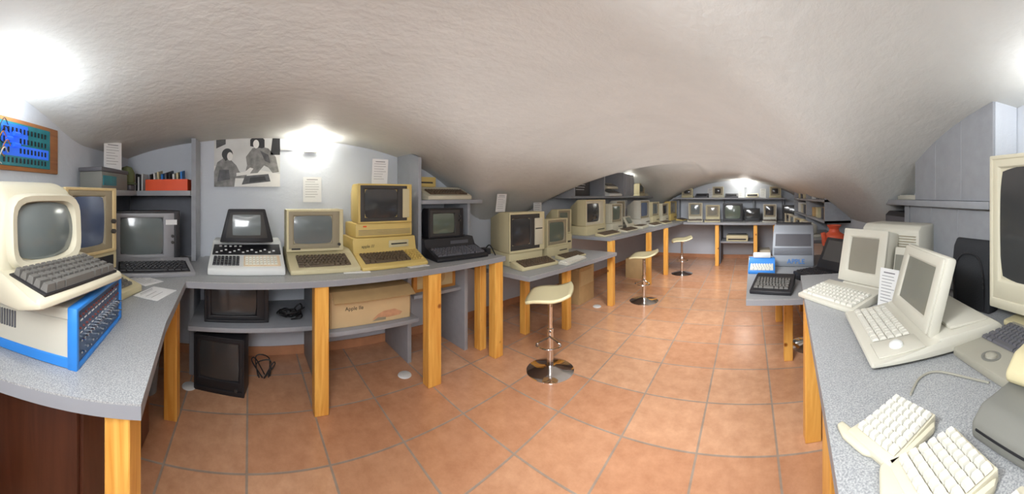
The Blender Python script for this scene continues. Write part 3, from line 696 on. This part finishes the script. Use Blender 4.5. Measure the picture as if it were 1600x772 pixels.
G(T(0,-.18,.141)).box(.11,.21,-.006,-.002,.24,.25).obj('drive_slot',DARKP,mo)
g=G(T(0,-.30,0)); g.prism([(-.1,0),(-.1,.03),(.08,.075),(.1,.06),(.1,0)],-.26,.26,.008); k=g.obj('keyboard',BEIGE,t)
keycaps(k,T(0,-.30-.088,.033)@RX(.245),.44,.15,BROWNK,14,5,.014)
G().box(-.24,.24,-.17,-.16,.05,.055).obj('case_groove',BEZD,t)
paper('information_sheet',.15,.2,(-2.5,2.52,1.322),90,8,'white printed sheet standing on beige computer')
generic('beige computer with green screen monitor and keyboard',(-2.38,3.33,.75),84,.42,(.42,.12,.36),(.40,.34,.30),scr=SCRG)
t=thing('keyboard','flat pale keyboard lying on the lower counter','keyboard',(-1.90,3.08,.75),92)
g=G(); g.prism([(-.06,0),(-.06,.02),(.06,.035),(.06,0)],-.22,.22,.006); g.obj('case',PLAT,t); keycaps(t,T(0,-.05,.023)@RX(.11),.41,.1,WHKEY,16,5,.01)
generic('small beige all-in-one computer with green display',(-2.50,3.72,.75),80,.26,(.28,.22,.3),(.28,.34,.28),False,scr=SCRG)
paper('information_sheet',.18,.28,(-2.74,3.5,1.25),90,0,'white printed sheet standing behind monitor')
generic('beige computer with wide dark screen and keyboard',(-2.30,4.22,.93),86,.5,(.56,.13,.36),(.56,.38,.34),scr=SCRD,bez=CREAM,mar=(.04,.17,.05,.05))
generic('small cream all-in-one computer with keyboard',(-2.20,4.84,.93),86,.46,(.38,.12,.3),(.38,.32,.28),case=CREAM,scr=SCRG)
t=thing('laptop_computer','open flat cream portable computer','computer',(-1.94,5.33,.93),92)
G().box(-.18,.18,-.15,.15,0,.045,.006).obj('case',CREAM,t); keycaps(t,T(0,-.13,.046),.3,.15,BROWNK,13,5,.008); g=G(T(0,.12,.045)@RX(-.5)); g.box(-.17,.17,0,.03,0,.18,.005); g.obj('display_panel',CREAM,t); g=G(T(0,.12,.045)@RX(-.5)); g.screen(.24,.12,-.001,.095,bulge=.001); g.obj('screen',SCRG,t)
generic('platinum computer with monitor against the wall',(-2.36,5.40,.93),86,.4,(.38,.12,.28),(.36,.36,.26),False,case=PLAT,scr=SCRP)
generic('beige computer with grey monitor and keyboard',(-2.10,5.90,.93),86,.46,(.48,.12,.36),(.46,.36,.32),scr=SCRB,case=PLAT)
generic('small beige all-in-one computer with keyboard',(-2.00,6.40,.93),84,.38,(.38,.14,.3),(.38,.30,.28),case=BEIGE)
generic('cream compact computer with dark display',(-1.91,6.84,.93),82,.34,(.34,.12,.3),(.34,.28,.28),case=CREAM,scr=SCRD,kb=False)
generic('yellowed compact computer with blank display',(-1.83,7.27,.93),80,.34,(.36,.14,.3),(.36,.30,.28),case=YELL,scr=SCRP)
paper('information_sheet',.15,.2,(-2.62,4.55,1.24),90,-3,'white printed sheet standing behind monitor'); paper('information_sheet',.14,.18,(-2.5,6.15,1.24),90,-3,'white printed sheet standing behind monitor')
t=thing('keyboard_computer','white keyboard computer stored on wall shelf','computer',(-2.50,5.3,1.495),88); micro(t,.54,.30,.04,.13,.18,WHITE,GREYK)
t=thing('keyboard_computer','cream keyboard computer stored on wall shelf','computer',(-2.52,5.3,1.626),88); micro(t,.44,.22,.04,.11,.12,CREAM,GREYK)
t=thing('poster','dark information poster leaning on the wall shelf','poster',(-2.6,4.5,1.496),90); G().box(-.26,.26,0,.01,0,.36).obj('print_sheet',BEZD,t); g=G(); [g.box(-.2,.16-.02*i,-.002,0,.30-.04*i,.31-.04*i) for i in range(6)]; o=g.obj('printed_lines',PAPER,t); o['kind']='stuff'
generic('small beige compact computer on upper wall shelf',(-2.40,6.75,1.495),84,.3,(.3,.04,.24),(.28,.24,.24),False)
generic('small cream compact computer on upper wall shelf',(-2.37,7.2,1.495),84,.3,(.3,.04,.24),(.28,.22,.24),False,case=CREAM)
t=thing('cardboard_carton','brown cardboard carton on floor under lower counter','carton',(-2.35,3.95,0),88); G().box(-.2,.2,-.15,.2,0,.5,.004).obj('carton_body',CARD,t); G().box(-.17,.17,-.153,-.15,.25,.45).obj('printed_face',WOODB,t)
t=thing('cardboard_carton','brown cardboard carton with white label under counter','carton',(-2.0,5.6,0),88); G().box(-.2,.2,-.15,.2,0,.35,.004).obj('carton_body',CARD,t); G().box(-.17,.17,-.153,-.15,.1,.25).obj('printed_face',WHITE,t)
# ================================================================== END WALL
generic('beige compact computer with blank screen and keyboard',(-1.22,7.22,.93),8,.34,(.32,.09,.3),(.32,.32,.28),case=CREAM,scr=SCR)
generic('yellow-beige compact computer with small screen',(-.82,7.22,.93),5,.34,(.32,.08,.3),(.32,.28,.28),case=BEIGE,scr=SCRP)
t=thing('television','black portable television with greenish screen','television',(-.36,7.2,.93),3); crt(t,.44,.40,.3,T(0,-.15,0),DARKP,DARKP,SCRG,(.04,.05,.04,.06),name='cabinet_shell')
t=thing('television','small black monitor on the end wall counter','television',(.08,7.25,.93),0); crt(t,.34,.29,.28,T(0,-.15,0),DARKP,DARKP,SCRD,(.03,.03,.03,.06),name='cabinet_shell')
generic('grey-beige computer with dark monitor at end wall',(.48,7.2,.93),-6,.3,(.3,.08,.3),(.3,.3,.28),case=PLAT,scr=SCRD)
t=thing('television','dark monitor on counter beside end wall','television',(.98,7.2,.93),-14); crt(t,.4,.36,.3,T(0,-.15,0),DARKP,DARKP,SCRD,(.03,.03,.03,.05),name='cabinet_shell')
for i,(x,c,h) in enumerate(((-1.45,BEIGE,.2),(-1.1,GREYP,.16),(-.72,CREAM,.24),(-.4,GREYP,.22),(.08,CREAM,.12),(.62,BEIGE,.24))):
    if i in (0,2,5): generic('small compact computer on end wall shelf',(x,7.42,1.455),0,.3,(.28,.04,.2),(.26,h-.02,.2),False,case=c,scr=SCRD)
    else:
        t=thing('keyboard_computer','flat keyboard computer propped on end wall shelf','computer',(x,7.42,1.455),0); micro(t,.3,.24,.03,.1,.14,c,DKKEY)
for i,(x,h) in enumerate(((-.18,.24),(.34,.22),(-.92,.22))):
    paper('information_sheet',.14,h,(x,7.6,1.455),0,-4,'white printed sheet standing on end wall shelf')
t=thing('printer','beige printer stored on low shelf under counter','printer',(-.26,7.2,.49),0)
G().box(-.24,.24,-.16,.18,0,.13,.01).obj('body',BEIGE,t); G().box(-.2,.2,-.163,-.158,.03,.06).obj('paper_slot',DARKP,t); G().cyl((0,.05,.13),.025,.42,'X').obj('platen_roller',DARKP,t)
t=thing('disk_drive','cream disk drive stored on floor under counter','disk drive',(.36,7.2,.0),0); G().box(-.12,.12,-.16,.18,0,.3,.01).obj('body',CREAM,t); G().box(-.09,.09,-.163,-.158,.2,.21).obj('drive_slot',DARKP,t)
for (y,c,s,lab) in ((4.35,PLAT,SCRP,'platinum compact computer with pale display'),(5.0,BEIGE,SCRD,'beige compact computer with dark display'),(5.7,PLAT,SCR,'pale compact computer with grey display'),(6.35,CREAM,SCRD,'cream compact computer near end wall')):
    generic(lab,(.8,y,.93),-80,.3,(.3,.04,.22),(.28,.17,.16),False,case=c,scr=s,mar=(.03,.03,.02,.02))
# ================================================================== LOW DESK
t=thing('printer','grey-blue printer with blue lettering on its front','printer',(.50,3.52,.75),-10)
BG=mat('blue_grey_plastic',(150,156,164),.45,var=.03)
g=G(); g.prism([(-.2,0),(-.22,.06),(-.2,.2),(-.1,.36),(.0,.42),(.22,.42),(.24,.36),(.24,0)],-.22,.22,.015); g.obj('body',BG,t)
g=G()
for i in range(5): g.box(-.2,.2,-.217+.0035*i,-.2+.0035*i,.13+i*.015,.137+i*.015)
g.obj('front_slots',GREYP,t)
m=T(0,-.2,.2)@RX(math.atan2(.16,.1)); G(m).box(-.19,.19,.02,.16,0,.003).obj('cover_window',GREYP,t)
text('APPLE',.07,APPLEG,t,T(.03,-.228,.04)@RX(pi/2-.08)); G().cyl((0,.06,.42),.03,.40,'X').obj('platen_roller',DARKP,t)
t=thing('toy_computer','small blue computer with white keys','computer',(.13,3.16,.75),-4)
g=G(); g.prism([(-.12,0),(-.12,.03),(.04,.07),(.06,.12),(.12,.12),(.12,0)],-.13,.13,.008); g.obj('case',BLUE,t); keycaps(t,T(0,-.11,.034)@RX(.24),.23,.13,WHKEY,9,5,.012); G().box(-.09,.09,.055,.115,.12,.17,.01).obj('rear_module',WHITE,t)
t=thing('keyboard_computer','black keyboard computer with pale keys on low desk','computer',(.2,2.56,.75),-14)
micro(t,.32,.34,.03,.09,.26,DARKP,GREYK,cols=11,kw=.85)
t=thing('laptop_computer','open black portable computer with tilted display','computer',(.64,2.80,.75),-60)
G().box(-.17,.17,-.18,.16,0,.07,.008).obj('case',DARKP,t); keycaps(t,T(0,-.16,.071),.3,.17,DKKEY,13,5,.009)
g=G(T(0,.1,.06)@RX(-.5)); g.box(-.17,.17,0,.04,0,.32,.006); dp=g.obj('display_panel',DARKP,t); g=G(T(0,.1,.06)@RX(-.5)); g.screen(.26,.2,-.001,.19,bulge=.001,sq=0); g.obj('screen',SCRD,dp)
t=thing('plinth_box','grey equipment box supporting the red vase','box',(.96,3.26,.75),0)
G().box(-.15,.15,-.16,.16,0,.2,.006).obj('box_body',GREYP,t); G().box(-.12,.12,-.165,-.16,.03,.17).obj('front_panel',DARKP,t)
t=thing('vase','reddish terracotta jug with flared neck and spout','vase',(.89,3.24,.951),-60)
g=G(); g.lathe([(0,0),(.08,0),(.125,.03),(.135,.08),(.11,.14),(.06,.17),(.05,.2),(.08,.24),(.072,.24),(.045,.2),(.045,.17),(0,.16)],(0,0,0),32); g.obj('vase_body',TERRA,t)
g=G(); g.tube([(.0,-.09,.06),(.0,-.14,.1),(.0,-.16,.17)],.025); g.obj('spout',TERRA,t)
# ================================================================== PORTABLES COUNTER
t=thing('desktop_computer','platinum computer tower with tilted display and keyboard','computer',(.84,1.80,.93),-58)
g=G(); g.prism([(.0,0),(.0,.36),(.04,.39),(.24,.39),(.26,.36),(.26,0)],-.2,.22,.012); g.obj('case',PLAT,t)
g=G(); slots(g,5,-.16,.2,-.002,.26,.016); g.obj('vent_slots',BEZB,t)
m=T(-.08,-.18,.05)@RX(-.22)
g=G(m); g.box(-.165,.165,0,.12,0,.32,.012); dp=g.obj('display_housing',PLAT,t)
g=G(m); g.ring(.33,.32,.055,.055,.045,.06,-.014,.006,.16); g.obj('bezel',PLAT,dp)
g=G(m); g.screen(.225,.22,-.001,.167,bulge=.008); g.obj('screen',SCRP,dp)
g=G(T(.16,-.14,.02)@RX(-.2)); g.box(-.05,.09,0,.06,0,.26,.008); g.obj('side_panel',PLAT,t)
G(T(.18,-.16,.02)@RX(-.2)).box(-.05,.05,0,.006,.04,.22).obj('display_window',LCD,t)
G().box(-.2,.22,-.2,.02,0,.05,.008).obj('foot',PLAT,t)
g=G(T(-.08,-.36,0)); g.prism([(-.13,0),(-.13,.022),(.13,.055),(.13,0)],-.2,.2,.006); k=g.obj('keyboard',PLAT,t)
keycaps(k,T(-.08,-.36-.115,.026)@RX(.125),.36,.17,PKEY,14,5,.011,indiv=True)
paper('information_card',.12,.2,(.67,1.45,.93),-64,-8,'white printed card leaning on the portable computer','paper sheet',9)
t=thing('portable_computer','large open platinum portable computer with trackball keyboard','computer',(.69,1.15,.93),-97)
g=G(); g.prism([(-.28,.01),(-.28,.03),(-.06,.045),(-.03,.07),(.22,.078),(.25,.055),(.25,.01)],-.24,.24,.01); g.obj('case',PLAT,t)
m=T(0,-.27,.033)@RX(.068)
keycaps(t,m@T(-.055,.03,.0),.32,.15,PKEY,14,5,.009,indiv=True)
G(m).box(.115,.225,.02,.19,-.002,.004,.002).obj('trackball_panel',PLAT,t)
g=G(m); g.lathe([(.026,.004),(.024,.012),(.012,.02),(0,.022)],(.17,.1,0),20); g.obj('trackball',WHITE,t)
m=T(0,-.06,.06)@RX(-.28)
g=G(m); g.box(-.2,.2,0,.045,0,.295,.012); dp=g.obj('display_housing',PLAT,t)
g=G(m); g.ring(.38,.275,.045,.045,.035,.04,-.01,.004,.148); g.obj('bezel',PLAT,dp)
g=G(m); g.screen(.285,.195,-.001,.151,bulge=.001,sq=0); g.obj('screen',LCD,dp)
G().cyl((0,-.04,.072),.016,.36,'X').obj('hinge',PLAT,t); G().box(-.2,.2,.03,.2,.074,.086,.004).obj('battery_cover',PLAT,t)
G().box(-.18,-.05,.25,.256,.025,.045).obj('rear_port',GREYP,t); G().box(.02,.16,.25,.256,.025,.045).obj('rear_port',GREYP,t)
t=thing('monitor','tall beige portrait monitor with dark screen','monitor',(1.11,.81,.93),-86)
G().box(-.17,.17,-.1,.12,0,.03,.01).obj('stand_base',BEIGE,t); G().cyl((0,.0,.05),.08,.05).obj('swivel',BEIGE,t)
mo=crt(t,.5,.68,.26,T(0,-.1,.07),CREAM,CREAM,SCRD,(.045,.045,.05,.12),back=.8,bulge=.015)
t=thing('carrying_case','black padded rounded bag standing beside grey cabinet','bag',(1.06,1.23,.93),-80)
g=G(); g.prism([(-.04,0),(-.05,.2),(-.035,.31),(-.01,.35),(.015,.35),(.03,.31),(.04,.2),(.04,0)],-.12,.12,.03,4); g.obj('bag_body',FABR,t)
G().tube([(-.09,-.045,.02),(-.095,-.056,.18),(-.05,-.045,.27),(.05,-.045,.27),(.095,-.056,.18),(.09,-.045,.02)],.005).obj('piping',DARKP,t)
t=thing('laptop_computer','beige-grey portable computer with trackball at counter edge','computer',(.885,.765,.93),-92)
g=G(); g.prism([(-.21,0),(-.21,.03),(.1,.045),(.1,0)],-.14,.14,.008); g.obj('case',BGREY,t)
keycaps(t,T(0,-.09,.038)@RX(.05),.25,.16,GREYP,13,5,.008); G().lathe([(.022,.0),(.02,.006),(.01,.011),(0,.012)],(0,-.15,.033),20).obj('trackball',BGREY,t); G().lathe([(.034,.0),(.034,.003),(.024,.003)],(0,-.15,.032),24).obj('trackball_ring',MIDG,t)
t=thing('laptop_computer','closed dark grey portable computer on the counter','computer',(.72,.39,.93),-84)
g=G(); g.prism([(-.22,0),(-.22,.04),(-.18,.07),(.17,.08),(.2,.06),(.2,0)],-.21,.21,.014,3); g.obj('case',MIDG,t); G().box(-.19,.19,-.222,-.218,.028,.032).obj('lid_seam',DARKP,t); G().box(-.02,.02,-.226,-.22,.03,.042,.002).obj('latch',ORANGE,t)
t=thing('pointing_tablet','cream plastic computer unit lying on grey portable','computer',(.80,.46,1.009),-78)
g=G(); g.prism([(-.17,0),(-.17,.03),(-.12,.065),(.12,.075),(.14,.05),(.14,0)],-.16,.16,.014,3); g.obj('case',BEIGE,t); G().box(-.13,.13,-.1,.1,.068,.075,.003).obj('lid_panel',CREAM,t)
t=thing('ergonomic_keyboard','cream split ergonomic keyboard with angled halves and palm rest','keyboard',(.355,.60,.93),-80)
t.scale=(.94,.94,.9)
for s,cols in ((-1,6),(1,7)):
    m=T(s*.088,0,0)@RZ(s*-.2)
    hw=.078 if s<0 else .09
    g=G(m); g.poly([(-hw,-.10),(hw,-.10),(hw,.06),(hw-.02,.09),(-hw+.02,.09),(-hw,.06)],0,.022,.008); g.prism([(-.09,.018),(.08,.036),(.08,.018)],-hw+.012,hw-.012,.002); h=g.obj('keyboard_half',CREAM,t)
    keycaps(h,m@T(0,-.078,.024)@RX(.1),hw*2-.03,.15,PKEY,cols,6,.011,indiv=True,spacebar=False)
g=G(T(.11,-.085,0)@RZ(-.25)); g.poly([(-.14,-.02),(-.12,-.045),(-.06,-.065),(.02,-.07),(.08,-.06),(.12,-.04),(.13,.0),(-.12,.0)],0,.018,.008,3); g.obj('palm_rest',CREAM,t)
g=G(T(-.12,-.085,0)@RZ(.25)); g.poly([(-.07,.0),(-.07,-.02),(-.03,-.035),(.04,-.035),(.07,-.02),(.07,.0)],0,.016,.007,3); g.obj('palm_rest',CREAM,t)
g=G(T(.26,-.04,0)@RZ(-.38)); g.prism([(-.10,0),(-.10,.016),(.09,.034),(.09,0)],-.06,.06,.008); h=g.obj('keypad_section',CREAM,t); keycaps(h,T(.26,-.04,0)@RZ(-.38)@T(0,-.08,.02)@RX(.095),.1,.15,PKEY,4,6,.011,indiv=True,spacebar=False)
G(T(-.15,.073,.022)).box(-.006,.006,-.006,.006,0,.003).obj('emblem',ORANGE,t)
as_mesh('cable',G().tube([(.44,.79,.935),(.51,.85,.935),(.58,.84,.935),(.66,.70,.935)],.0035),BGREY,'pale keyboard cable lying on counter','cable')
t=thing('keyboard','pale keyboard lying on the wall cabinet ledge','keyboard',(1.2,2.12,1.47),-90); G().box(-.14,.14,-.06,.06,0,.03,.006).obj('case',PLAT,t); keycaps(t,T(0,-.05,.03),.25,.1,WHKEY,12,4,.006)
t=thing('equipment_box','dark equipment box in cabinet recess','box',(1.2,2.32,.935),-90); G().box(-.19,.19,-.05,.05,0,.44,.006).obj('box_body',DARKP,t); G().box(-.17,.17,-.053,-.05,.32,.40).obj('front_label',GREYP,t)
# ================================================================== LIGHTS
def area(name,loc,size,energy,col=(1,.95,.86),rot=(pi,0,0),sy=None,spread=180):
    l=bpy.data.lights.new(name,'AREA'); l.energy=energy; l.size=size; l.color=col; l.spread=math.radians(spread)
    if sy: l.shape='RECTANGLE'; l.size_y=sy
    o=bpy.data.objects.new(name,l); o.location=loc; o.rotation_euler=rot; COL.objects.link(o); return o
W1=(.97,.985,1)
area('wall_lamp_light',(-2.8,.58,1.94),.15,4.2,(1,.97,.88))
area('wall_lamp_light',(-1.15,-1.0,1.86),.2,1.9,(.9,.96,1))
area('wall_lamp_light',(-.1,7.45,1.72),.15,4,(1,.96,.88))
area('wall_lamp_light',(-2.5,6.35,1.9),.15,3,(1,.96,.86))
area('wall_lamp_light',(1.1,.60,1.78),.2,1.5,(.96,.98,1))
area('overhead_fill',(-.2,-.1,2.08),.6,19,W1,(0,0,0),None,150)  # added fill above the camera, out of view, no fixture modelled
area('rear_fill',(.2,-1.5,1.6),1.2,27,(.97,.985,1),(math.radians(88),0,math.radians(15)))  # added fill behind the camera, aimed down the room
area('rear_fill',(.3,-.3,1.9),.8,15,(.97,.985,1),(0,math.radians(70),math.radians(-20)),None,140)  # second added fill, unseen, brightens the long counter side
area('side_fill',(-.6,.15,2.03),.4,9,(.95,.98,1),(0,math.radians(-66),math.radians(25)),None,120)  # added fill above the frame, brightens the grey cabinets
for y,e in ((1.0,13.5),(2.9,13),(4.8,14)):
    area('aisle_fill',(-.6,y,2.0),.7,e,W1,(math.radians(42),0,0),None,105)  # added fills facing away from the camera, not real fixtures
for y in (1.6,3.4,5.2):
    area('aisle_upward_fill',(-.7,y,1.52),2.4,3.4,(.93,.97,1),(pi,0,0),1.8)  # added fills floating in the aisle to brighten the vault
w=bpy.data.worlds.new('world'); bpy.context.scene.world=w; w.use_nodes=True
w.node_tree.nodes['Background'].inputs[0].default_value=(.9,.95,1,1); w.node_tree.nodes['Background'].inputs[1].default_value=.5
sc=bpy.context.scene; sc.view_settings.view_transform='Standard'; sc.view_settings.exposure=.95
# ================================================================== CAMERA
cam=bpy.data.cameras.new('camera'); co=bpy.data.objects.new('camera',cam); COL.objects.link(co)
co.location=(0,0,1.5); co.rotation_euler=(pi/2,0,370/497); cam.clip_start=.02
cam.type='PANO'; cam.panorama_type='CENTRAL_CYLINDRICAL'
cam.central_cylindrical_range_u_min=-800/497; cam.central_cylindrical_range_u_max=800/497
cam.central_cylindrical_range_v_min=-466/497; cam.central_cylindrical_range_v_max=306/497
cam.central_cylindrical_radius=1
sc.camera=co
